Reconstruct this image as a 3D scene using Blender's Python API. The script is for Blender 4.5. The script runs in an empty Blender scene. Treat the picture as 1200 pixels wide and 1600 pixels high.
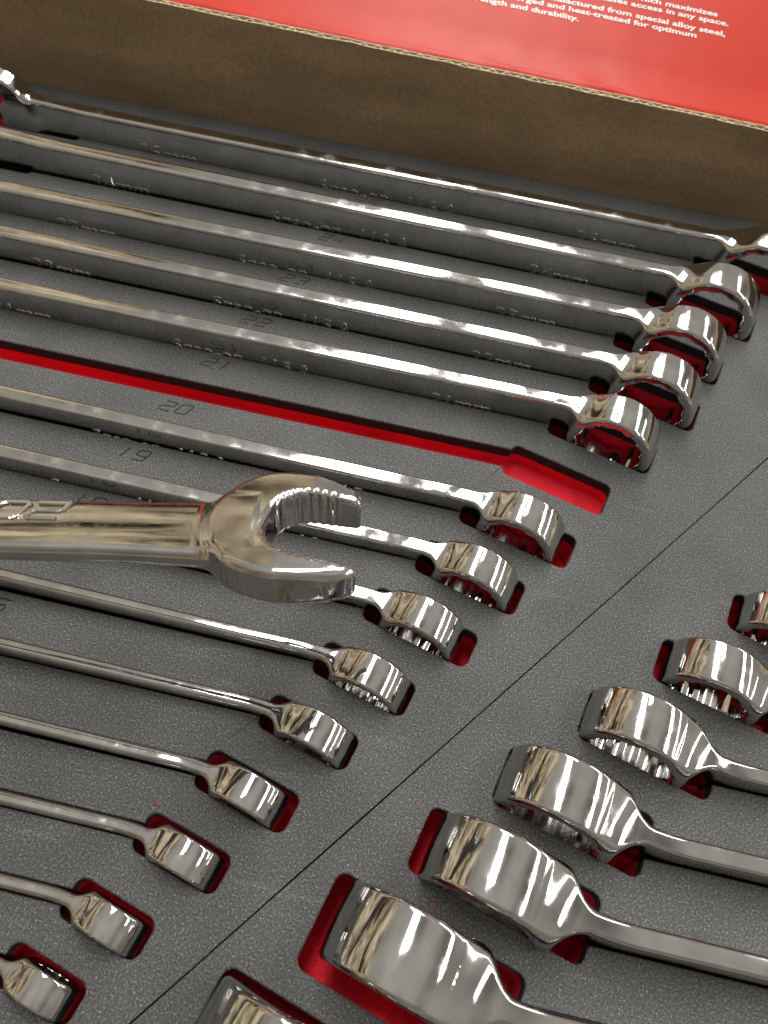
import bpy, math, random
import numpy as np
from mathutils import Matrix, Vector, geometry

random.seed(7); rng = np.random.default_rng(7)
sc = bpy.context.scene
COL = sc.collection
MM = 0.001
RAD = math.radians

# ------------------------------------------------------------------ camera
CAM_LOC = np.array([10.907, -129.179, 207.465])            # mm
CAM_R = np.array([[0.97580256, 0.21405945, -0.04458608],   # columns: right, down, forward
                  [0.20491362, -0.82412614, 0.52804025],
                  [0.07628746, -0.52439932, -0.8480481]])
FPX = 1156.0
cam = bpy.data.cameras.new('camera'); camo = bpy.data.objects.new('camera', cam); COL.objects.link(camo)
cam.sensor_fit = 'VERTICAL'; cam.sensor_height = 36.0; cam.sensor_width = 27.0
cam.lens = FPX / 1600 * 36.0
cam.clip_start = 0.005; cam.clip_end = 60
r_, d_, f_ = CAM_R[:, 0], CAM_R[:, 1], CAM_R[:, 2]
camo.matrix_world = Matrix([[r_[0], -d_[0], -f_[0], CAM_LOC[0]*MM], [r_[1], -d_[1], -f_[1], CAM_LOC[1]*MM],
                            [r_[2], -d_[2], -f_[2], CAM_LOC[2]*MM], [0, 0, 0, 1]])
cam.dof.use_dof = True; cam.dof.focus_distance = 0.222; cam.dof.aperture_fstop = 21.0
sc.camera = camo

# ------------------------------------------------------------------ view, world, lamps
sc.view_settings.view_transform = 'Standard'; sc.view_settings.look = 'None'
sc.view_settings.exposure = 0.40; sc.view_settings.gamma = 1.0
sc.view_settings.use_curve_mapping = False
sc.cycles.use_denoising = True
sc.cycles.max_bounces = 12; sc.cycles.glossy_bounces = 6

w = bpy.data.worlds.new('World'); sc.world = w; w.use_nodes = True
nt = w.node_tree; nt.nodes.clear()
def N(tree, typ, **kw):
    n = tree.nodes.new(typ)
    for k, v in kw.items(): setattr(n, k, v)
    return n
def ramp(n, stops, interp='LINEAR'):
    cr = n.color_ramp; cr.interpolation = interp
    while len(cr.elements) < len(stops): cr.elements.new(0.5)
    for e, (p, c) in zip(cr.elements, stops):
        e.position = p; e.color = tuple(c) + ((1,) if len(c) == 3 else ())
L = nt.links.new
tc = N(nt, 'ShaderNodeTexCoord'); sep = N(nt, 'ShaderNodeSeparateXYZ'); L(tc.outputs['Generated'], sep.inputs[0])
# shop shelves all round at the height of the horizon, a beige ceiling overhead
mp = N(nt, 'ShaderNodeMapping'); mp.inputs['Scale'].default_value = (2.4, 2.4, 8.0); L(tc.outputs['Generated'], mp.inputs[0])
nz = N(nt, 'ShaderNodeTexNoise'); nz.inputs['Scale'].default_value = 1.5; nz.inputs['Detail'].default_value = 1.5; L(mp.outputs[0], nz.inputs['Vector'])
rs = N(nt, 'ShaderNodeValToRGB'); L(nz.outputs['Fac'], rs.inputs[0])
ramp(rs, [(0.30, (.02, .017, .014)), (0.40, (.09, .065, .045)), (0.46, (.62, .50, .31)), (0.52, (.16, .115, .075)), (0.60, (.85, .72, .49)), (0.72, (.12, .075, .055))])
rc = N(nt, 'ShaderNodeValToRGB'); L(sep.outputs['Z'], rc.inputs[0])
ramp(rc, [(0.0, (.27, .256, .23)), (1.0, (.425, .408, .37))])
# the shelves stand close on the left and far away on the right
thr = N(nt, 'ShaderNodeMapRange'); thr.inputs[1].default_value = -0.42; thr.inputs[2].default_value = -0.18; thr.inputs[3].default_value = 0.70; thr.inputs[4].default_value = 0.12
L(sep.outputs['X'], thr.inputs[0])
sb = N(nt, 'ShaderNodeMath', operation='SUBTRACT'); L(sep.outputs['Z'], sb.inputs[0]); L(thr.outputs[0], sb.inputs[1])
mk = N(nt, 'ShaderNodeMapRange'); mk.inputs[1].default_value = -0.02; mk.inputs[2].default_value = 0.05; L(sb.outputs[0], mk.inputs[0])
mx = N(nt, 'ShaderNodeMix', data_type='RGBA'); L(mk.outputs[0], mx.inputs[0]); L(rs.outputs[0], mx.inputs[6]); L(rc.outputs[0], mx.inputs[7])
cn = N(nt, 'ShaderNodeTexNoise'); cn.inputs['Scale'].default_value = 2.2; cn.inputs['Detail'].default_value = 0.8; L(tc.outputs['Generated'], cn.inputs['Vector'])
cr2 = N(nt, 'ShaderNodeValToRGB'); L(cn.outputs['Fac'], cr2.inputs[0]); ramp(cr2, [(0.30, (.45, .43, .41)), (0.48, (.92, .91, .89)), (0.70, (1.14, 1.12, 1.09))])
cm = N(nt, 'ShaderNodeMix', data_type='RGBA', blend_type='MULTIPLY'); cm.inputs[0].default_value = 1; L(rc.outputs[0], cm.inputs[6]); L(cr2.outputs[0], cm.inputs[7]); L(cm.outputs[2], mx.inputs[7])
ph = N(nt, 'ShaderNodeMapRange', interpolation_type='SMOOTHSTEP'); ph.inputs[1].default_value = -0.62; ph.inputs[2].default_value = -0.30; ph.inputs[3].default_value = 0.62; ph.inputs[4].default_value = 1.0; L(sep.outputs['Y'], ph.inputs[0])
bg = N(nt, 'ShaderNodeBackground'); bg.inputs['Strength'].default_value = 1.0; L(mx.outputs[2], bg.inputs[0]); L(ph.outputs[0], bg.inputs[1])
wo = N(nt, 'ShaderNodeOutputWorld'); L(bg.outputs[0], wo.inputs[0])

def strip_lamp(x, y0, y1, wd, radiance, z=2.2):
    l = bpy.data.lights.new('ceiling_strip_lamp', 'AREA'); l.shape = 'RECTANGLE'
    l.size = wd; l.size_y = y1 - y0
    l.energy = radiance * math.pi * wd * (y1 - y0)
    l.color = (1.0, 0.985, 0.955)
    o = bpy.data.objects.new('ceiling_strip_lamp', l); COL.objects.link(o)
    o.location = (x, (y0 + y1) / 2, z)
strip_lamp(-0.28, 0.10, 3.6, 0.34, 13.0)
strip_lamp(0.22, 1.35, 3.6, 0.26, 13.0)
strip_lamp(2.55, -0.7, 3.6, 0.36, 13.0)
strip_lamp(5.2, -0.7, 3.6, 0.36, 13.0)

# ------------------------------------------------------------------ materials
def mat(name):
    m = bpy.data.materials.new(name); m.use_nodes = True
    t = m.node_tree; b = t.nodes['Principled BSDF']
    return m, t, b
def chrome():
    m, t, b = mat('polished_chrome')
    b.inputs['Metallic'].default_value = 1.0
    c = N(t, 'ShaderNodeTexCoord')
    n1 = N(t, 'ShaderNodeTexNoise'); n1.inputs['Scale'].default_value = 160; n1.inputs['Detail'].default_value = 4
    t.links.new(c.outputs['Object'], n1.inputs['Vector'])
    r1 = N(t, 'ShaderNodeValToRGB'); t.links.new(n1.outputs['Fac'], r1.inputs[0]); ramp(r1, [(0.35, (.035,)*3), (0.7, (.11,)*3)])
    n4 = N(t, 'ShaderNodeTexNoise'); n4.inputs['Scale'].default_value = 70; n4.inputs['Detail'].default_value = 6; n4.inputs['Roughness'].default_value = 0.65
    t.links.new(c.outputs['Object'], n4.inputs['Vector'])
    r4 = N(t, 'ShaderNodeValToRGB'); t.links.new(n4.outputs['Fac'], r4.inputs[0]); ramp(r4, [(0.54, (0,)*3), (0.68, (.15,)*3)])
    ad = N(t, 'ShaderNodeMath', operation='ADD'); t.links.new(r1.outputs[0], ad.inputs[0]); t.links.new(r4.outputs[0], ad.inputs[1])
    t.links.new(ad.outputs[0], b.inputs['Roughness'])
    r2 = N(t, 'ShaderNodeValToRGB'); t.links.new(n1.outputs['Fac'], r2.inputs[0]); ramp(r2, [(0.3, (.47, .466, .458)), (0.75, (.575, .568, .558))])
    t.links.new(r2.outputs[0], b.inputs['Base Color'])
    # buffing ripples and hairline scratches
    n2 = N(t, 'ShaderNodeTexNoise'); n2.inputs['Scale'].default_value = 55; n2.inputs['Detail'].default_value = 1.5
    t.links.new(c.outputs['Object'], n2.inputs['Vector'])
    mp = N(t, 'ShaderNodeMapping'); mp.inputs['Scale'].default_value = (260, 900, 2600); t.links.new(c.outputs['Object'], mp.inputs[0])
    n3 = N(t, 'ShaderNodeTexNoise'); n3.inputs['Scale'].default_value = 1.0; n3.inputs['Detail'].default_value = 2; t.links.new(mp.outputs[0], n3.inputs['Vector'])
    b1 = N(t, 'ShaderNodeBump'); b1.inputs['Strength'].default_value = 0.28; b1.inputs['Distance'].default_value = 0.0004; t.links.new(n2.outputs['Fac'], b1.inputs['Height'])
    b2 = N(t, 'ShaderNodeBump'); b2.inputs['Strength'].default_value = 0.05; b2.inputs['Distance'].default_value = 0.0001; t.links.new(n3.outputs['Fac'], b2.inputs['Height'])
    t.links.new(b1.outputs[0], b2.inputs['Normal']); t.links.new(b2.outputs[0], b.inputs['Normal'])
    return m
def foam(name, lo, hi, speck):
    m, t, b = mat(name)
    c = N(t, 'ShaderNodeTexCoord')
    n = N(t, 'ShaderNodeTexNoise'); n.inputs['Scale'].default_value = 2000; n.inputs['Detail'].default_value = 2; n.inputs['Roughness'].default_value = 0.6
    t.links.new(c.outputs['Object'], n.inputs['Vector'])
    r = N(t, 'ShaderNodeValToRGB'); t.links.new(n.outputs['Fac'], r.inputs[0]); ramp(r, [(0.34, lo), (0.60, hi), (0.70, speck)])
    n2 = N(t, 'ShaderNodeTexNoise'); n2.inputs['Scale'].default_value = 28; n2.inputs['Detail'].default_value = 5; t.links.new(c.outputs['Object'], n2.inputs['Vector'])
    r2 = N(t, 'ShaderNodeValToRGB'); t.links.new(n2.outputs['Fac'], r2.inputs[0]); ramp(r2, [(0.3, (.80,)*3), (0.7, (1.16, 1.15, 1.13))])
    mm = N(t, 'ShaderNodeMix', data_type='RGBA', blend_type='MULTIPLY'); mm.inputs[0].default_value = 1
    t.links.new(r.outputs[0], mm.inputs[6]); t.links.new(r2.outputs[0], mm.inputs[7]); t.links.new(mm.outputs[2], b.inputs['Base Color'])
    mp = N(t, 'ShaderNodeMapping'); mp.inputs['Rotation'].default_value = (0, 0, 0.9); mp.inputs['Scale'].default_value = (22, 150, 20); t.links.new(c.outputs['Object'], mp.inputs[0])
    n5 = N(t, 'ShaderNodeTexNoise'); n5.inputs['Scale'].default_value = 1.0; n5.inputs['Detail'].default_value = 4; t.links.new(mp.outputs[0], n5.inputs['Vector'])
    r5 = N(t, 'ShaderNodeValToRGB'); t.links.new(n5.outputs['Fac'], r5.inputs[0]); ramp(r5, [(0.62, (1, 1, 1)), (0.76, (1.45, 1.44, 1.42))])
    m5 = N(t, 'ShaderNodeMix', data_type='RGBA', blend_type='MULTIPLY'); m5.inputs[0].default_value = 1; m5.clamp_result = False
    t.links.new(mm.outputs[2], m5.inputs[6]); t.links.new(r5.outputs[0], m5.inputs[7]); t.links.new(m5.outputs[2], b.inputs['Base Color'])
    b.inputs['Roughness'].default_value = 0.75; b.inputs['Specular IOR Level'].default_value = 0.35
    bp = N(t, 'ShaderNodeBump'); bp.inputs['Strength'].default_value = 0.4; bp.inputs['Distance'].default_value = 0.0002
    t.links.new(n.outputs['Fac'], bp.inputs['Height']); t.links.new(bp.outputs[0], b.inputs['Normal'])
    return m
def plain(name, col, rough=0.6, var=0.12, scale=60, bump=0.0, coat=0.0):
    m, t, b = mat(name)
    c = N(t, 'ShaderNodeTexCoord')
    n = N(t, 'ShaderNodeTexNoise'); n.inputs['Scale'].default_value = scale; n.inputs['Detail'].default_value = 5
    t.links.new(c.outputs['Object'], n.inputs['Vector'])
    r = N(t, 'ShaderNodeValToRGB'); t.links.new(n.outputs['Fac'], r.inputs[0])
    ramp(r, [(0.3, tuple(v*(1-var) for v in col)), (0.7, tuple(v*(1+var) for v in col))])
    t.links.new(r.outputs[0], b.inputs['Base Color']); b.inputs['Roughness'].default_value = rough
    b.inputs['Coat Weight'].default_value = coat; b.inputs['Coat Roughness'].default_value = 0.18
    if bump:
        bp = N(t, 'ShaderNodeBump'); bp.inputs['Strength'].default_value = bump; bp.inputs['Distance'].default_value = 0.001
        t.links.new(n.outputs['Fac'], bp.inputs['Height']); t.links.new(bp.outputs[0], b.inputs['Normal'])
    return m
def kraft():
    m, t, b = mat('kraft_cardboard')
    c = N(t, 'ShaderNodeTexCoord')
    mp = N(t, 'ShaderNodeMapping'); mp.inputs['Scale'].default_value = (14, 14, 50); t.links.new(c.outputs['Object'], mp.inputs[0])
    n = N(t, 'ShaderNodeTexNoise'); n.inputs['Scale'].default_value = 1; n.inputs['Detail'].default_value = 6; t.links.new(mp.outputs[0], n.inputs['Vector'])
    n2 = N(t, 'ShaderNodeTexNoise'); n2.inputs['Scale'].default_value = 900; n2.inputs['Detail'].default_value = 3; t.links.new(c.outputs['Object'], n2.inputs['Vector'])
    r = N(t, 'ShaderNodeValToRGB'); t.links.new(n.outputs['Fac'], r.inputs[0]); ramp(r, [(0.28, (.225, .158, .09)), (0.72, (.385, .28, .165))])
    r2 = N(t, 'ShaderNodeValToRGB'); t.links.new(n2.outputs['Fac'], r2.inputs[0]); ramp(r2, [(0.3, (.80,)*3), (0.7, (1.12,)*3)])
    mm = N(t, 'ShaderNodeMix', data_type='RGBA', blend_type='MULTIPLY'); mm.inputs[0].default_value = 1
    t.links.new(r.outputs[0], mm.inputs[6]); t.links.new(r2.outputs[0], mm.inputs[7]); t.links.new(mm.outputs[2], b.inputs['Base Color'])
    b.inputs['Roughness'].default_value = 0.7; b.inputs['Specular IOR Level'].default_value = 0.25
    bp = N(t, 'ShaderNodeBump'); bp.inputs['Strength'].default_value = 0.25; bp.inputs['Distance'].default_value = 0.0004
    t.links.new(n.outputs['Fac'], bp.inputs['Height']); t.links.new(bp.outputs[0], b.inputs['Normal'])
    return m
M_CHROME = chrome()
M_FOAM = foam('charcoal_foam', (.046, .0465, .048), (.118, .119, .121), (.30, .30, .30))
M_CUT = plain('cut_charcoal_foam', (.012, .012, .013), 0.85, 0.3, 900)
M_RED = foam('red_foam', (.60, .006, .022), (.80, .012, .036), (.84, .04, .07))
M_INK = plain('engraved_line', (.006, .006, .006), 0.8)
M_KRAFT = kraft()
M_FLUTE = plain('cut_corrugated_paper', (.62, .50, .34), 0.8, 0.25, 500)
M_REDBOX = plain('glossy_red_print', (.52, .030, .012), 0.42, 0.06, 22, bump=0.5, coat=0.0)
M_REDBOX.node_tree.nodes['Principled BSDF'].inputs['Specular IOR Level'].default_value = 0.22
M_WHITE = plain('white_print', (.82, .78, .76), 0.4, 0.03)
M_CRUMB = plain('red_foam_crumb', (.50, .03, .03), 0.8)
M_DUST = plain('pale_dust', (.55, .53, .48), 0.8)

# ------------------------------------------------------------------ helpers
def new_obj(name, me, parent=None):
    o = bpy.data.objects.new(name, me); COL.objects.link(o)
    if parent: o.parent = parent
    return o
def mesh(name, verts, faces, mats, smooth=False, fmat=None):
    me = bpy.data.meshes.new(name)
    me.from_pydata([tuple(v) for v in (np.asarray(verts, float) * MM)], [], [tuple(int(i) for i in f) for f in faces])
    for m in (mats if isinstance(mats, (list, tuple)) else [mats]): me.materials.append(m)
    if fmat is not None: me.polygons.foreach_set('material_index', np.asarray(fmat, np.int32))
    if smooth: me.polygons.foreach_set('use_smooth', [True] * len(me.polygons))
    me.update(); return me
def empty(name, loc=(0, 0, 0), rz=0.0):
    o = bpy.data.objects.new(name, None); COL.objects.link(o)
    o.location = tuple(v * MM for v in loc); o.rotation_euler = (0, 0, rz); o.empty_display_size = 0.01
    return o
def tag(o, label, cat, group=None):
    o['label'] = label; o['category'] = cat
    if group: o['group'] = group
def text_mesh(body, size, extrude=0.0, bevel=0.0, width=None, offset=0.0, shear=0.0, m=None):
    cu = bpy.data.curves.new('lettering', 'FONT'); cu.body = body; cu.size = size * MM; cu.extrude = extrude * MM
    cu.bevel_depth = bevel * MM; cu.bevel_resolution = 1; cu.offset = offset * MM; cu.shear = shear; cu.resolution_u = 4
    to = bpy.data.objects.new('lettering_curve', cu)
    me = bpy.data.meshes.new_from_object(to); bpy.data.objects.remove(to); bpy.data.curves.remove(cu)
    co = np.zeros(len(me.vertices) * 3); me.vertices.foreach_get('co', co); co = co.reshape(-1, 3)
    co[:, 0] -= co[:, 0].min()
    if width: co[:, 0] *= width * MM / co[:, 0].max()
    me.vertices.foreach_set('co', co.ravel()); me.materials.clear(); me.materials.append(m); me.update()
    return me

# ---- implicit surface -> quads (surface nets), vertices pulled onto the surface, normals from the gradient
def nets(fn, lo, hi, h):
    ax = [np.arange(l, u + h, h) for l, u in zip(lo, hi)]
    G = np.meshgrid(*ax, indexing='ij')
    F = fn(*G); S = F < 0
    nx, ny, nz = F.shape
    acc = np.zeros((nx-1, ny-1, nz-1, 3)); cnt = np.zeros((nx-1, ny-1, nz-1))
    cs = [(i, j, k) for i in (0, 1) for j in (0, 1) for k in (0, 1)]
    def sub(A, c): return A[c[0]:nx-1+c[0], c[1]:ny-1+c[1], c[2]:nz-1+c[2]]
    for a in cs:
        for d in range(3):
            if a[d]: continue
            b = list(a); b[d] = 1; b = tuple(b)
            fa, fb = sub(F, a), sub(F, b); cross = (fa < 0) != (fb < 0)
            t = np.where(cross, fa / np.where(cross, fa - fb, 1), 0)
            for e in range(3):
                acc[..., e] += np.where(cross, a[e] + (t if e == d else 0), 0)
            cnt += cross
    act = cnt > 0
    idx = -np.ones(act.shape, int); idx[act] = np.arange(act.sum())
    I = np.argwhere(act)
    P = (I + acc[act] / cnt[act][:, None]) * h + np.array(lo)
    quads = []
    for d in range(3):
        sl0 = [slice(None)]*3; sl1 = [slice(None)]*3
        sl0[d] = slice(0, -1); sl1[d] = slice(1, None)
        s0, s1 = S[tuple(sl0)], S[tuple(sl1)]
        E = np.argwhere(s0 != s1)
        u, v = (d+1) % 3, (d+2) % 3
        ok = (E[:, u] > 0) & (E[:, v] > 0) & (E[:, u] < F.shape[u]-1) & (E[:, v] < F.shape[v]-1)
        E = E[ok]; ins = s0[tuple(E.T)]
        def at(du, dv):
            q = E.copy(); q[:, u] += du; q[:, v] += dv; return idx[tuple(q.T)]
        q = np.stack([at(-1, -1), at(0, -1), at(0, 0), at(-1, 0)], 1)
        q[~ins] = q[~ins][:, ::-1]; quads.append(q)
    Q = np.concatenate(quads)
    e = h * 0.12
    def grad(P):
        g = np.zeros_like(P)
        for d in range(3):
            o = np.zeros(3); o[d] = e
            g[:, d] = (fn(*(P + o).T) - fn(*(P - o).T)) / (2 * e)
        return g
    for _ in range(3):
        g = grad(P); f = fn(*P.T); st = (f / np.maximum((g * g).sum(1), 0.2))[:, None] * g
        ln = np.linalg.norm(st, axis=1, keepdims=True); st *= np.minimum(1, 0.4 * h / np.maximum(ln, 1e-9)); P = P - st
    g = grad(P); g /= np.maximum(np.linalg.norm(g, axis=1, keepdims=True), 1e-9)
    return P, Q, g
def nets_mesh(name, fn, lo, hi, h, m):
    P, Q, g = nets(fn, lo, hi, h)
    me = mesh(name, P, Q, m, True)
    me.normals_split_custom_set_from_vertices([tuple(v) for v in g])
    return me
def smin(a, b, k):
    hh = np.clip(0.5 + 0.5 * (b - a) / k, 0, 1); return b + (a - b) * hh - k * hh * (1 - hh)
def smax(a, b, k): return -smin(-a, -b, k)
def rbox(p, q, hp, hq, r):
    a = np.abs(p) - hp + r; b = np.abs(q) - hq + r
    return np.hypot(np.maximum(a, 0), np.maximum(b, 0)) + np.minimum(np.maximum(a, b), 0) - r
def sstep(e0, e1, x):
    t = np.clip((x - e0) / (e1 - e0), 0, 1); return t * t * (3 - 2 * t)

# ------------------------------------------------------------------ wrench, drawn for a 20 mm opening and scaled
S0 = 20.0; C15, S15 = math.cos(RAD(15)), math.sin(RAD(15))
DY = 0.27 * S0; XB = -1.04 * S0 * C15; LEN = 14.1 * S0
XJ = -42.0                                  # where the box end meets the shaft
def make_box_sdf(T, ro, hy, hz, cr, flare, kk):
    def fn(x, y, z):
        xr = x * C15 - y * S15; yr = x * S15 + y * C15; rho = np.hypot(xr, z)
        # ring, slightly domed band
        r = 1.2; a = rho - (ro - r) + 0.007 * yr * yr; b = np.abs(yr) - (T / 2 - r)
        ring = np.hypot(np.maximum(a, 0), np.maximum(b, 0)) + np.minimum(np.maximum(a, b), 0) - r
        # shaft following a soft 15 degree bend
        d = 0.42 * S0; s = np.clip((x - XB + d) / (2 * d), 0, 1)
        yc = DY - math.tan(RAD(15)) * (d * s * s + np.maximum(x - XB - d, 0))
        slope = math.tan(RAD(15)) * s
        yy = (y - yc) / np.sqrt(1 + slope * slope)
        fl = sstep(-1.42 * ro, -0.80 * ro, xr)
        hyy = hy + (T * 0.5 - 0.6 - hy) * fl * fl
        hzz = hz * (1 + flare * sstep(-2.1 * ro, -0.85 * ro, xr) ** 1.5)
        sh = rbox(yy, z, hyy, hzz - 0.014 * yy * yy, cr)
        sh = np.maximum(sh, xr + 0.72 * ro)
        body = smin(ring, sh, kk)
        hx = None
        ap = S0 / 2 + 0.15
        hol = []
        for off in (0, 30):
            m_ = None
            for k in range(3):
                an = RAD(off + 60 * k); v = np.abs(xr * math.cos(an) + z * math.sin(an)) - ap
                m_ = v if m_ is None else np.maximum(m_, v)
            hol.append(m_)
        hole = smin(hol[0], hol[1], 0.5)
        hole = np.maximum(hole, rho - ap * 1.105)
        hole = hole - 0.6 * np.maximum(np.abs(yr) - (T / 2 - 1.1), 0)
        return smax(body, -hole, 0.45)
    return fn
def make_open_sdf(th, Rh, hy, hz, cr, er, dome, crown):
    def fn(x, y, z):                          # origin at the jaw centre, jaws open towards -x
        X = -x; a = RAD(13)
        xj = X * math.cos(a) + z * math.sin(a); zj = -X * math.sin(a) + z * math.cos(a)
        el = (np.sqrt((xj / 1.03) ** 2 + zj ** 2 + 1e-6) - Rh)
        el = smax(el, xj - 0.74 * S0 - 0.26 * zj, 3.5)
        # jaws get slimmer to the tip
        el = smax(el, (np.abs(zj) - (Rh * 0.90 - 0.25 * np.maximum(xj, 0))), 3.0)
        gro = 0.22 * np.sin(xj * 2 * math.pi / 2.1) * ((xj > -3) & (xj < 7)) + 0.10 * np.sin(xj * 2 * math.pi / 0.9) * (xj < -2)
        q0 = -0.32 * S0; rr = 0.40 * S0
        ax = (q0 + rr) - xj; bz = np.abs(zj) - (S0 / 2 - rr)
        slot = np.hypot(np.maximum(ax, 0), np.maximum(bz, 0)) + np.minimum(np.maximum(ax, bz), 0) - rr
        slot = slot + gro
        prof = smax(el, -slot, 0.8)
        hth = th / 2 - dome * (xj * xj + zj * zj) - 0.05 * np.maximum(xj, 0)
        r = er
        A = prof + r; B = np.abs(y) - (hth - r)
        head = np.hypot(np.maximum(A, 0), np.maximum(B, 0)) + np.minimum(np.maximum(A, B), 0) - r
        hzz = hz * (1 + 0.10 * sstep(2.2 * Rh, 0.9 * Rh, x))
        sh = rbox(y, z, hy - crown * z * z, hzz - 0.014 * y * y, cr)
        sh = np.maximum(sh, -(x - 0.62 * Rh))
        body = smin(head, sh, 3.7 if crown else 2.6)
        return smax(body, -slot - 0.0, 0.7)
    return fn
def shaft_mesh(name, hy, hz, cr, x0, x1, y0, crown=0.0):
    hy -= 0.02; hz -= 0.02
    prof = []
    n = 6
    for sy, sz, a0 in ((1, 1, 0), (-1, 1, 90), (-1, -1, 180), (1, -1, 270)):
        for k in range(n + 1):
            a = RAD(a0 + 90 * k / n)
            yy = sy * (hy - cr) + cr * math.cos(a)
            prof.append((yy, sz * (hz - cr) + cr * math.sin(a)))
    # crowned long edges
    full = []
    for i in range(len(prof)):
        a = prof[i]; b = prof[(i + 1) % len(prof)]
        full.append(a)
        if abs(a[1] - b[1]) < 1e-6 and abs(a[0] - b[0]) > 0.5:
            for k in range(1, 6): full.append((a[0] + (b[0] - a[0]) * k / 6, a[1]))
        elif crown and abs(a[0] - b[0]) < 1e-6 and abs(a[1] - b[1]) > 0.5:
            for k in range(1, 10): full.append((a[0], a[1] + (b[1] - a[1]) * k / 10))
    pts = [(p[0], p[1] - math.copysign(0.014 * p[0] ** 2, p[1]) if abs(p[1]) > hz * 0.5 else p[1]) for p in full]
    if crown: pts = [(a - math.copysign(crown * b * b, a) if abs(a) > hy * .6 else a, b) for a, b in pts]
    ns = 24; V = []; Fc = []; m = len(pts)
    for i in range(ns + 1):
        x = x0 + (x1 - x0) * i / ns
        for (a, b) in pts: V.append((x, y0 + a, b))
    for i in range(ns):
        for j in range(m):
            k = (j + 1) % m; Fc.append((i*m+j, i*m+k, (i+1)*m+k, (i+1)*m+j))
    return mesh(name, V, Fc, M_CHROME, True)

VAR = {}
def variant(key, T, ro, hy, hz, cr, h, open_h, thk=0.43, er=1.0, dome=0.0015, crown=0.0):
    th = thk * S0; Rh = 0.98 * S0
    box = nets_mesh('box_end', make_box_sdf(T, ro, hy, hz, cr, 0.26 if key == 'inch' else 0.14, 4.2 if key == 'inch' else 3.2), (XJ, -12, -17), (17, 14, 17), h, M_CHROME)
    # flat shading seams: none, normals come from the surface itself
    xo = 80.0 if key == 'held' else 46.0
    op = nets_mesh('open_end', make_open_sdf(th, Rh, hy, hz, cr, er, dome, crown), (-24, -6, -25), (xo, 6, 25), open_h, M_CHROME)
    sh = shaft_mesh('shaft', hy, hz, cr, -LEN + xo - 1.0, XJ + 1.0, DY, crown)
    VAR[key] = (box, op, sh, hy)
variant('large', 0.68*S0, 0.74*S0, 0.142*S0, 0.42*S0, 1.15, 0.35, 0.8)
variant('small', 0.66*S0, 0.735*S0, 0.130*S0, 0.41*S0, 2.1, 0.37, 0.8)
variant('inch', 0.745*S0, 0.765*S0, 0.120*S0, 0.41*S0, 1.3, 0.34, 0.8)
variant('held', 0.68*S0, 0.74*S0, 0.160*S0, 0.42*S0, 1.7, 0.5, 0.36, 0.56, 1.8, 0.0018, 0.009)

def wrench(key, size, loc, rz=0.0, marks=(), shear=0.0):
    root = empty('combination_wrench', loc, rz); k = size / S0
    box, op, sh, hy = VAR[key]
    for nm, me, off in (('box_end', box, (0, 0, 0)), ('shaft', sh, (0, 0, 0)), ('open_end', op, (-LEN, DY, 0))):
        o = new_obj(nm, me, root); o.scale = (k,)*3; o.location = tuple(v * MM * k for v in off)
    for nm, body, x, hgt, wd, z in marks:
        me = text_mesh(body, hgt * 1.38, 0.12, 0.12, wd, 0.04, shear, M_CHROME)
        o = new_obj(nm, me, root)
        o.rotation_euler = (math.pi / 2, 0, 0)
        o.location = (x * MM, (DY - hy) * k * MM - 0.10 * MM, z * MM)
    return root

# ------------------------------------------------------------------ where every wrench stands (mm, foam top at z = 0)
# size, ring centre x, y, z, head-slot gap at ring end, far gap, near gap
LEFT = [(25, 132.5, 158.3, 2.3, 1.0, .3, .3), (24, 111.1, 129.3, 2.2, 1.2, .3, .3), (23, 97.5, 101.0, 2.0, 1.0, .3, .3), (22, 88.0, 74.6, 1.8, 1.5, .3, .3),
        (21, 73.4, 49.9, 2.0, 0.6, .3, .3), (19, 45.3, 4.4, -1.4, 4.2, .1, .1), (18, 33.1, -17.1, -2.2, 2.2, .1, .1), (17, 19.6, -37.2, -2.6, 4.2, .1, .1),
        (16, 7.8, -57.3, -3.0, 1.2, .1, .1), (15, -3.9, -75.9, -3.2, 1.0, .3, .1), (14, -16.8, -94.9, -3.5, 2.6, 1.4, .1), (13, -27.9, -112.8, -3.6, 1.6, 1.3, .1),
        (12, -40.3, -130.4, -3.6, 1.4, 1.5, .1), (11, -50.4, -146.0, -3.6, 1.8, 1.8, .1)]
PITCH = {25: 0.0, 24: .15, 23: -.1, 22: .1, 21: 0.0, 19: .4, 18: .8, 17: 1.1, 16: 1.4, 15: 1.3, 14: 1.4, 13: 1.2, 12: 1.3, 11: 1.2}   # how far each one nods towards its ring, degrees
YAW = {25: .1, 24: -.15, 23: .1, 22: -.1, 21: .15, 19: -.1, 18: .15, 16: -.15, 15: .1, 14: -.2, 13: .2, 12: -.1, 11: .2}
RIGHT = [(17.5, 129.8, -11.6, -.4, 2.2, .2, .2), (19.05, 107.8, -34.0, -.4, 2.2, .2, .2), (20.6, 85.6, -55.8, -.4, 0.1, .2, .1), (22.2, 65.2, -78.5, -.4, 0.1, .2, .1),
         (23.8, 50.0, -100.9, -.2, 3.2, .2, -.7), (25.4, 30.9, -122.5, .2, 3.6, .2, 4.0), (27.0, 7.4, -148.9, 2.5, 0.5, 1.2, .4)]
EMPTY20 = (20, 58.0, 27.6, 5.5, 1.0, 0, 0)

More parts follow.
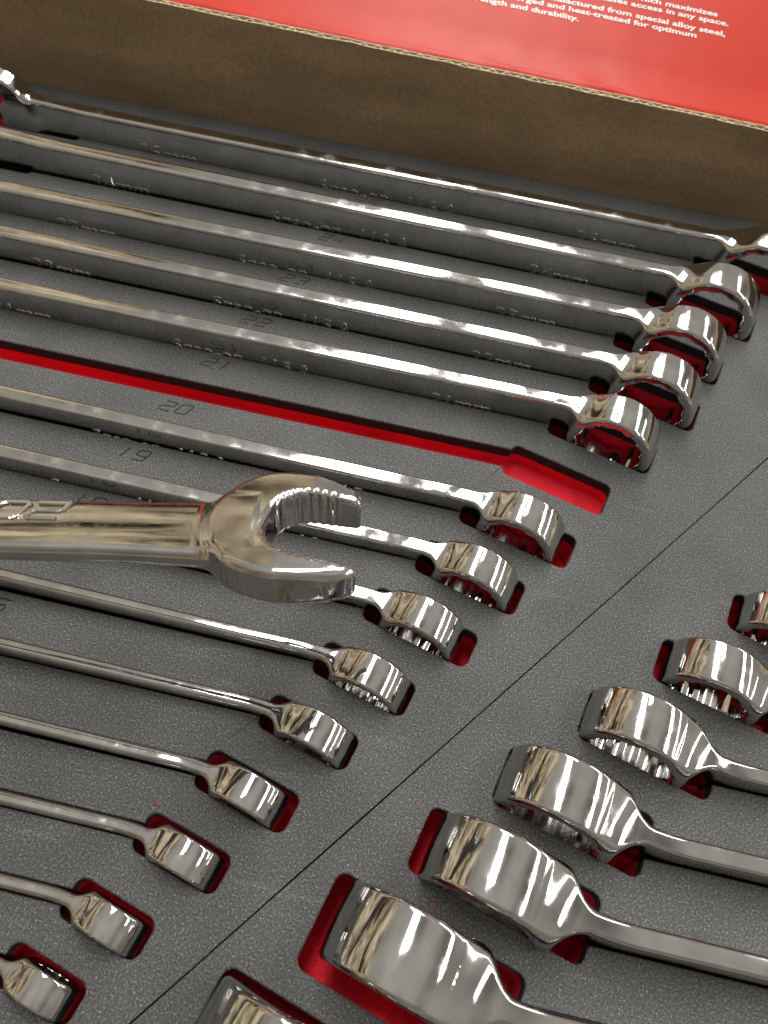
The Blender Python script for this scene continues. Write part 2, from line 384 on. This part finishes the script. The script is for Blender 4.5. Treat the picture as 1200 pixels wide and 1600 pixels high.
# ------------------------------------------------------------------ foam trays
U = np.array([C15, -S15]); A = np.array([S15, C15])
def rrect(cx, cy, hx, hy, ang, r, n=5):
    out = []; c, s = math.cos(ang), math.sin(ang); r = min(r, hx * .98, hy * .98)
    for sx, sy, a0 in ((1, 1, 0), (-1, 1, 90), (-1, -1, 180), (1, -1, 270)):
        for k in range(n + 1):
            a = RAD(a0 + 90 * k / n); x = sx * (hx - r) + r * math.cos(a); y = sy * (hy - r) + r * math.sin(a)
            out.append((cx + x * c - y * s, cy + x * s + y * c))
    return out
def slot_shapes(size, cx, cy, zc, gap, far, near, flip, T, ro, hy):
    k = size / S0; sg = -1 if flip else 1
    r = ro * k; t = T * k; neck = (0.32 if not flip else 0.36) * size
    # head pocket, along the ring's own direction
    u0, u1 = (-r - neck, r + gap); a0, a1 = -t/2 - 0.1 - near, t/2 + 0.1 + far
    if flip: u0, u1 = -u1, -u0
    c = np.array([cx, cy]) + U * (u0 + u1) / 2 + A * (a0 + a1) / 2
    shp = [rrect(c[0], c[1], (u1 - u0) / 2, (a1 - a0) / 2, RAD(-15), 2.6)]
    ys = cy + sg * DY * k
    xe = cx - sg * LEN * k
    xh = cx - sg * (0.9 * r)
    shp.append(rrect((xe + xh) / 2, ys, abs(xh - xe) / 2, hy * k + (1.2 if size == 20 else 0.35), 0, 1.0))
    # pocket round the open end
    x0 = xe - sg * 1.15 * size; x1 = xe + sg * 1.75 * size
    shp.append(rrect((x0 + x1) / 2, ys, abs(x1 - x0) / 2, 0.215 * size + 0.4, 0, 2.5))
    return shp, -(r - zc) - 0.15
def inside(poly, P):
    x, y = P[:, 0], P[:, 1]; res = np.zeros(len(P), bool); n = len(poly)
    for i in range(n):
        x0, y0 = poly[i]; x1, y1 = poly[(i + 1) % n]
        if y0 == y1: continue
        hit = ((y0 > y) != (y1 > y)) & (x < (x1 - x0) * (y - y0) / (y1 - y0) + x0); res ^= hit
    return res
BASE_Z = -26.0; LAYER = -4.7
def tray(name, outline, slots, label):
    verts = [Vector(p) for p in outline]; edges = [(i, (i + 1) % len(outline)) for i in range(len(outline))]
    for shp, dep in slots:
        for pl in shp:
            b = len(verts); verts += [Vector(p) for p in pl]; edges += [(b + i, b + (i + 1) % len(pl)) for i in range(len(pl))]
    vo, eo, fo, *_ = geometry.delaunay_2d_cdt(verts, edges, [], 1, 1e-4)
    P = np.array([(v.x, v.y) for v in vo]); Fc = np.array([f for f in fo if len(f) == 3])
    tri = P[Fc]; ar = ((tri[:, 1, 0]-tri[:, 0, 0])*(tri[:, 2, 1]-tri[:, 0, 1]) - (tri[:, 1, 1]-tri[:, 0, 1])*(tri[:, 2, 0]-tri[:, 0, 0]))
    Fc[ar < 0] = Fc[ar < 0][:, ::-1]
    cen = P[Fc].mean(1); keep = inside(outline, cen); Fc = Fc[keep]; cen = cen[keep]
    sid = -np.ones(len(Fc), int)
    for si, (shp, dep) in enumerate(slots):
        for pl in shp: sid[inside(pl, cen)] = si
    emap = {}
    for fi, f in enumerate(Fc):
        for a in range(3): emap.setdefault(frozenset((f[a], f[(a+1) % 3])), []).append((fi, f[a], f[(a+1) % 3]))
    # boundary edges seen from the foam side (outside triangle): slot on the right hand
    walls = []; nrm = {}
    for e, l in emap.items():
        so = [x for x in l if sid[x[0]] < 0]; si = [x for x in l if sid[x[0]] >= 0]
        if so and si:
            fi, a, b = so[0]; walls.append((a, b, sid[si[0][0]]))
            d = P[b] - P[a]; nn = np.array([-d[1], d[0]]); nn /= max(np.linalg.norm(nn), 1e-9)   # towards the foam
            for v in (a, b): nrm[v] = nrm.get(v, 0) + nn
        elif len(l) == 1 and so: walls.append((l[0][1], l[0][2], -1))
    BV = 0.35
    # top layer
    V = []; F = []; FM = []; top = {}; lip = {}; low = {}
    def vid(dct, v, z, off=0):
        if v not in dct:
            p = P[v] + (nrm[v] / max(np.linalg.norm(nrm[v]), 1e-9) * off if (off and v in nrm) else 0)
            dct[v] = len(V); V.append((p[0], p[1], z))
        return dct[v]
    for f, s in zip(Fc, sid):
        if s < 0: F.append([vid(top, v, 0, BV) for v in f]); FM.append(0)
    for a, b, s in walls:
        ta, tb = vid(top, a, 0, BV), vid(top, b, 0, BV); la, lb = vid(lip, a, -BV), vid(lip, b, -BV); wa, wb = vid(low, a, LAYER), vid(low, b, LAYER)
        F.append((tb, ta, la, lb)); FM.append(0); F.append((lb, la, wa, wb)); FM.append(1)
    root = empty(name, (0, 0, BASE_Z)); tag(root, label, 'foam tray', 'foam trays in the box')
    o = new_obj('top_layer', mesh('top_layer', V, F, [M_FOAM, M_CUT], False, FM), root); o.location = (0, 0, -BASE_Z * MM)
    # red layer under it
    V = []; F = []; top = {}; low = {}; flo = {}
    def vid2(dct, v, z):
        if v not in dct: dct[v] = len(V); V.append((P[v][0], P[v][1], z))
        return dct[v]
    for f, s in zip(Fc, sid):
        if s >= 0: F.append([vid2(flo, (v), slots[s][1]) for v in f])
    for a, b, s in walls:
        z = slots[s][1] if s >= 0 else BASE_Z
        dct = flo if s >= 0 else low
        F.append((vid2(top, b, LAYER), vid2(top, a, LAYER), vid2(dct, a, z), vid2(dct, b, z)))
    o = new_obj('base_layer', mesh('base_layer', V, F, M_RED), root); o.location = (0, 0, -BASE_Z * MM)
    return root

def vdims(key): return {'large': (.68*S0, .74*S0, .142*S0), 'small': (.66*S0, .735*S0, .13*S0), 'inch': (.745*S0, .765*S0, .12*S0)}[key]
slotsL = [slot_shapes(*w_, False, *vdims('large' if w_[0] > 16.5 else 'small')) for w_ in LEFT] + [slot_shapes(*EMPTY20, False, *vdims('large'))]
slotsR = [slot_shapes(*w_, True, *vdims('inch')) for w_ in RIGHT]
SEAM = lambda y: 131.2 + (y - 58.4) * (159.3 / 206.5)
ys_ = np.linspace(-235, 198.9, 90)
j1, j2 = [np.convolve(rng.normal(0, 1, 94), np.ones(5) / 5, 'valid') * 0.16 for _ in range(2)]
SEAM_L = [(SEAM(y) + a, y) for y, a in zip(ys_, j1)]; SEAM_R = [(SEAM(y) + .46 + a * .5 + abs(b) * .7, y) for y, a, b in zip(ys_, j1, j2)]
trayL = tray('foam_tray', [(-345, -235)] + SEAM_L + [(-345, 194.2)], slotsL,
             'charcoal foam tray with red underlayer holding the rows of numbered wrenches')
trayR = tray('foam_tray', SEAM_R[:1] + [(470, -235), (470, 201.0)] + SEAM_R[:0:-1], slotsR,
             'charcoal foam tray right of the diagonal seam holding the broad wrenches')

# engraved numerals on the left tray, one stroke outline per figure
DIG = {'0': [[(.12, 0), (.88, 0), (1, .12), (1, .88), (.88, 1), (.12, 1), (0, .88), (0, .12), (.12, 0)]],
       '1': [[(.5, 0), (.5, 1)]],
       '2': [[(0, 1), (.88, 1), (1, .88), (1, .62), (.88, .5), (.12, .5), (0, .38), (0, 0), (1, 0)]],
       '3': [[(0, 1), (.88, 1), (1, .88), (1, .62), (.88, .5), (.25, .5)], [(.88, .5), (1, .38), (1, .12), (.88, 0), (0, 0)]],
       '4': [[(.75, 0), (.75, 1), (0, .35), (1, .35)]], '5': [[(1, 1), (0, 1), (0, .55), (.88, .55), (1, .43), (1, .12), (.88, 0), (0, 0)]],
       '6': [[(.95, 1), (.12, 1), (0, .88), (0, .12), (.12, 0), (.88, 0), (1, .12), (1, .43), (.88, .55), (0, .55)]],
       '7': [[(0, 1), (1, 1), (.35, 0)]],
       '8': [[(.12, 0), (.88, 0), (1, .12), (1, .4), (.88, .5), (1, .6), (1, .88), (.88, 1), (.12, 1), (0, .88), (0, .6), (.12, .5), (0, .4), (0, .12), (.12, 0)], [(.12, .5), (.88, .5)]],
       '9': [[(.05, 0), (.88, 0), (1, .12), (1, .88), (.88, 1), (.12, 1), (0, .88), (0, .57), (.12, .45), (1, .45)]]}
def numeral(body, cx, cy, hgt=4.3, wd=4.1, pitch=5.9, slant=0.52, lw=0.5):
    V = []; F = []
    for i, ch in enumerate(body):
        ox = cx + (i - (len(body) - 1) / 2) * pitch
        for st in DIG[ch]:
            pts = [np.array([ox + (x - .5) * wd + slant * (y - .5) * hgt, cy + (y - .5) * hgt]) for x, y in st]
            nrm = []
            for j in range(len(pts)):
                a = pts[max(j-1, 0)]; b = pts[min(j+1, len(pts)-1)]; d = b - a; d /= max(np.linalg.norm(d), 1e-6); nrm.append(np.array([-d[1], d[0]]))
            b0 = len(V)
            for p, n_ in zip(pts, nrm): V += [(*(p + n_*lw/2), 0.03), (*(p - n_*lw/2), 0.03)]
            for j in range(len(pts)-1): F.append((b0+2*j, b0+2*j+1, b0+2*j+3, b0+2*j+2))
    o = new_obj('engraved_numeral', mesh('engraved_numeral', V, F, M_INK), trayL)
    o.location = (0, 0, -BASE_Z * MM); o['label'] = 'thin engraved number %s' % body
for body, x, y in (('25', -41, 157.0), ('24', -49.2, 128.2), ('23', -58, 99.3), ('22', -65.8, 72.3), ('21', -72.9, 47.5), ('20', -80.1, 23.8), ('19', -86.8, 1.2),
                   ('18', -93.3, -20.2), ('17', -99.8, -40.2), ('16', -106.2, -60.0)):
    numeral(body, x, y)

# ------------------------------------------------------------------ wrenches in the left tray
LL = {25: 'longest chrome wrench lying nearest the brown cardboard wall', 24: 'chrome wrench in the slot marked 24, second from the cardboard wall',
      23: 'chrome wrench in the slot marked 23, third from the cardboard wall', 22: 'chrome wrench in the slot marked 22, fourth from the cardboard wall',
      21: 'chrome wrench in the slot marked 21, directly behind the empty red slot', 19: 'chrome wrench marked 19, directly in front of the empty red slot',
      18: 'chrome wrench in slot 18, its shaft crossing behind the held jaw', 17: 'chrome wrench with shaft hidden under the held wrench, only its ring end showing',
      16: 'chrome wrench in the slot marked 16, just in front of the held wrench', 15: 'slim chrome wrench, second in front of the held wrench',
      14: 'slim chrome wrench with red gap round its ring, fifth from the bottom of its row', 13: 'small chrome wrench with red gap round its ring, third smallest of its row',
      12: 'second smallest chrome wrench, toothed hole showing beside a red gap', 11: 'smallest chrome wrench, at the bottom left corner'}
LL[14] = 'slim chrome wrench with red gap round its ring, fourth smallest of its row'
BRAND = 'Snap-on   U.S.A.'
for (s, x, y, z, *_r) in LEFT:
    marks = []
    if s >= 17:
        wd = 1.08 * s
        zt = -4.1 * s / 21
        h_ = 5.6 * s / 21
        marks = [('size_marking', '%dmm' % s, -11.2 * s, h_, wd, zt), ('maker_marking', BRAND, -7.85 * s, h_, 2.6 * s, zt), ('size_marking', '%dmm' % s, -3.2 * s, h_, wd, zt)]
    o = wrench('large' if s > 16.5 else 'small', s, (x, y, z), 0.0, marks)
    o.rotation_euler = (0, RAD(PITCH.get(s, 0)), RAD(YAW.get(s, 0)))
    tag(o, LL[s], 'wrench', 'wrenches in the numbered tray')
RL = ['chrome wrench ring cut by the right edge, topmost of the right tray', 'chrome wrench second from the top in the right tray', 'chrome wrench third from the top in the right tray, ring against its slot',
      'chrome wrench fourth from the top in the right tray, shaft fully bare', 'broad chrome wrench fifth from the top in the right tray, red gap beside it',
      'broad chrome wrench in a loose red pocket near the bottom edge', 'largest chrome wrench ring cut off by the bottom edge']
for (s, x, y, z, *_r), lb in zip(RIGHT, RL):
    o = wrench('inch', s, (x, y, z), math.pi); tag(o, lb, 'wrench', 'wrenches in the right tray')

# ------------------------------------------------------------------ the wrench held above the tray (hand out of frame)
def pix_point(px, py, depth):
    return CAM_LOC + depth * (CAM_R @ np.array([(px - 600) / FPX, (py - 800) / FPX, 1.0]))
held = wrench('held', 20, (0, 0, 0), 0.0, [('size_marking', 'mm', -LEN + 70, 4.2, 17, -4.4)], 0.3)
V = []; F = []
for i, ch in enumerate('20'):
    for st in DIG[ch]:
        pts = [np.array([-LEN + 52.5 + i * 8.6 + x * 6.4 + 0.35 * y * 5.2, -5.6 + y * 5.4]) for x, y in st]
        for p, q in zip(pts[:-1], pts[1:]):
            d = q - p; ln = np.linalg.norm(d); d = d / ln; nn = np.array([-d[1], d[0]]); p = p - d * .45; q = q + d * .45
            prof = [(-.62, .12), (-.48, -.30), (-.2, -.46), (.2, -.46), (.48, -.30), (.62, .12)]; b0 = len(V)
            for e in (p, q):
                for a, h_ in prof: V.append((e[0] + nn[0] * a, DY - 0.160 * S0 + h_, e[1] + nn[1] * a))
            for k in range(5): F.append((b0 + k, b0 + k + 1, b0 + 7 + k, b0 + 6 + k))
            F.append(tuple(range(b0 + 5, b0 - 1, -1))); F.append(tuple(range(b0 + 6, b0 + 12)))
new_obj('size_marking', mesh('size_marking', V, F, M_CHROME), held)
al = RAD(50)
right, down, fwd = CAM_R[:, 0], CAM_R[:, 1], CAM_R[:, 2]
e_x = -(right * math.cos(RAD(2.5)) + down * math.sin(RAD(2.5)) * 0.6 + fwd * 0.02); e_x /= np.linalg.norm(e_x)   # local +x runs to the box end, left
nrm = -fwd * math.cos(al) - down * math.sin(al); nrm -= e_x * (nrm @ e_x); nrm /= np.linalg.norm(nrm)
e_y = -nrm; e_z = np.cross(e_x, e_y)
hp = pix_point(466, 838, 168)
org = hp - (e_x * (-LEN) + e_y * DY)
held.matrix_world = Matrix([[e_x[i], e_y[i], e_z[i], org[i] * MM] for i in range(3)] + [[0, 0, 0, 1]])
tag(held, 'chrome wrench held in the air above the tray, open jaw pointing right', 'wrench')

# ------------------------------------------------------------------ cardboard box: back wall and bottom
box = empty('cardboard_box', (0, 196.8, BASE_Z)); tag(box, 'brown corrugated cardboard box wall standing behind the foam tray', 'box')
box.rotation_euler = (0, 0, RAD(0.5))
def ibox(x0, x1, y0, y1, z0, z1):
    V = [(x, y, z) for x in (x0, x1) for y in (y0, y1) for z in (z0, z1)]
    return V, [(0, 1, 3, 2), (4, 6, 7, 5), (0, 4, 5, 1), (2, 3, 7, 6), (0, 2, 6, 4), (1, 5, 7, 3)]
WH = 44.6 - BASE_Z
def dip(x): return 2.6 * max(0, min(1, (-45 - x) / 120)) - 3.6 * max(0, min(1.3, (x + 45) / 162)) ** 1.25
def wall_liner(y, th, x0=-360, x1=480, n=420, amp=0.35):
    V = []; F = []; xs = np.linspace(x0, x1, n)
    j = np.convolve(rng.normal(0, 1, n + 8), np.ones(5) / 5, 'valid')[:n] * amp
    for x, e in zip(xs, j):
        bow = 0.0
        for yy in (y, y + th):
            V += [(x, yy + bow, 0), (x, yy + bow, WH + e + dip(x))]
    for i in range(n - 1):
        b = 4 * i
        F += [(b, b+4, b+5, b+1), (b+2, b+3, b+7, b+6), (b+1, b+5, b+7, b+3)]
    return V, F
V, F = wall_liner(0.6, 0.5); new_obj('wall_panel', mesh('wall_panel', V, F, [M_KRAFT, M_FLUTE], False, [1 if i % 3 == 2 else 0 for i in range(len(F))]), box)
V = []; F = []
xs = np.linspace(-360, 480, 1900)
for x in xs:
    y = 2.35 + 1.0 * math.sin(x * 2 * math.pi / 6.2) ; t = 0.28; e = 0.25 * math.sin(x * .9) * math.sin(x * .23)
    e += dip(x); V += [(x, y - t, WH - 6 + e), (x, y - t, WH - 0.3 + e), (x, y + t, WH - 0.3 + e), (x, y + t, WH - 6 + e)]
for i in range(len(xs) - 1):
    b = 4 * i; F += [(b, b+4, b+5, b+1), (b+1, b+5, b+6, b+2), (b+2, b+6, b+7, b+3)]
new_obj('corrugated_flute', mesh('corrugated_flute', V, F, [M_FLUTE]), box)
V, F = wall_liner(3.6, 0.45, amp=0.2); new_obj('outer_liner', mesh('outer_liner', V, F, [M_FLUTE]), box)
V, F = ibox(-360, 480, -440, 4.2, -4, -0.05); new_obj('bottom_panel', mesh('bottom_panel', V, F, [M_KRAFT]), box)

# ------------------------------------------------------------------ printed red lid leaning behind the wall
BETA = RAD(18)
lid = empty('printed_lid', (0, 201.4, 43.2)); lid.rotation_euler = (0, 0, RAD(0.5)); tag(lid, 'glossy red printed carton panel with white lettering behind the cardboard wall', 'carton')
V = []; F = []; n = 200; xs = np.linspace(-360, 480, n)
prof = [(0.0, -14), (0.0, -2.0), (0.25, -0.6), (0.9, 0.35), (2.0, 1.0), (3.2, 1.35), (4.4, 1.35), (6.0, 1.2)]
for k in range(1, 16): prof.append((6.0 + 15 * k * math.cos(BETA), 1.2 + 15 * k * math.sin(BETA)))
m = len(prof)
jit = np.convolve(rng.normal(0, 1, n + 20), np.ones(9) / 9, 'valid')[:n]
for i, x in enumerate(xs):
    for j, (a, b) in enumerate(prof):
        q = 1.3 * jit[i] * math.sin(j * 1.7 + i * .9) if 2 <= j <= 8 else 0
        V.append((x, a, b + q * 0.35 + dip(x)))
for i in range(n - 1):
    for j in range(m - 1): F.append((i*m+j, (i+1)*m+j, (i+1)*m+j+1, i*m+j+1))
new_obj('printed_face', mesh('printed_face', V, F, [M_REDBOX], True), lid)
def lid_hit(px, py, lift=0.15):
    d = CAM_R @ np.array([(px - 600) / FPX, (py - 800) / FPX, 1.0])
    c, s = math.cos(RAD(.5)), math.sin(RAD(.5))
    o = CAM_LOC - np.array([0, 201.4, 43.2]); Rz = np.array([[c, s, 0], [-s, c, 0], [0, 0, 1]])
    o = Rz @ o; d = Rz @ d
    nn = np.array([0, -math.sin(BETA), math.cos(BETA)]); p = np.zeros(3)
    for _ in range(6):
        p0 = np.array([0, 6.0, 1.2 + dip(p[0])]) + nn * lift; p = o + d * ((p0 - o) @ nn) / (d @ nn)
    return p
for body, ex, ey, sx in (('which maximizes', 1121, 26, 986), ('increases access in any space.', 1138, 41, 909), ('Manufactured from special alloy steel,', 1133, 57, 836),
                         ('forged and heat-treated for optimum', 1088, 59, 798), ('strength and durability.', 904, 33, 729)):
    sy = ey - 0.2 * (ex - sx)
    p1 = lid_hit(ex, ey); p0 = lid_hit(sx, sy); wd = abs(p1[0] - p0[0])
    me = text_mesh(body, 3.7, 0, 0, wd, 0.09, 0.0, M_WHITE)
    co = np.zeros(len(me.vertices) * 3); me.vertices.foreach_get('co', co); co = co.reshape(-1, 3) / MM
    X = p1[0] - wd + co[:, 0]; Y = p1[1] + co[:, 1] * math.cos(BETA); Z = p1[2] + co[:, 1] * math.sin(BETA) + np.array([dip(x) - dip(p1[0]) for x in X])
    me.vertices.foreach_set('co', (np.stack([X, Y, Z], 1) * MM).ravel()); me.update()
    new_obj('printed_text', me, lid)

# ------------------------------------------------------------------ crumbs and dust on the foam
def ground(px, py):
    d = CAM_R @ np.array([(px - 600) / FPX, (py - 800) / FPX, 1.0]); return CAM_LOC - d * CAM_LOC[2] / d[2]
def crumb_mesh(sx, sy, sz, m):
    V = []; 
    for (x, y, z) in ((1,0,0),(-1,0,0),(0,1,0),(0,-1,0),(0,0,1),(0,0,-1)):
        V.append((x*sx*random.uniform(.7,1.2), y*sy*random.uniform(.7,1.2), z*sz*random.uniform(.7,1.1)))
    return mesh('crumb', V, [(0,2,4),(2,1,4),(1,3,4),(3,0,4),(2,0,5),(1,2,5),(3,1,5),(0,3,5)], m)
for px, py, lb in ((677, 1417, 'tiny red foam crumb on the foam between two broad wrenches'), (246, 1256, 'tiny red foam crumb above the third smallest wrench')):
    p = ground(px, py); o = new_obj('foam_crumb', crumb_mesh(.38, .8, .25, M_CRUMB)); o.location = (p[0]*MM, p[1]*MM, .2*MM); o.rotation_euler = (0, 0, .3)
    tag(o, lb, 'crumb', 'red foam crumbs')
V = []; F = []
for _ in range(900):
    x, y = rng.uniform(-200, 160), rng.uniform(-165, 190)
    s = rng.uniform(.07, .22) ; b = len(V); a = rng.uniform(0, 6.28)
    ok = True
    for shp, dep in slotsL + slotsR:
        for pl in shp:
            if inside(pl, np.array([[x, y]]))[0]: ok = False
    if not ok: continue
    for k in range(3): V.append((x + s*math.cos(a + k*2.1), y + s*rng.uniform(.5, 1)*math.sin(a + k*2.1), 0.01))
    V.append((x, y, s * 0.9)); F += [(b, b+1, b+3), (b+1, b+2, b+3), (b+2, b, b+3)]
o = new_obj('dust_specks', mesh('dust_specks', V, F, M_DUST)); o['kind'] = 'stuff'; o['label'] = 'pale dust specks scattered over the dark foam'; o['category'] = 'dust'
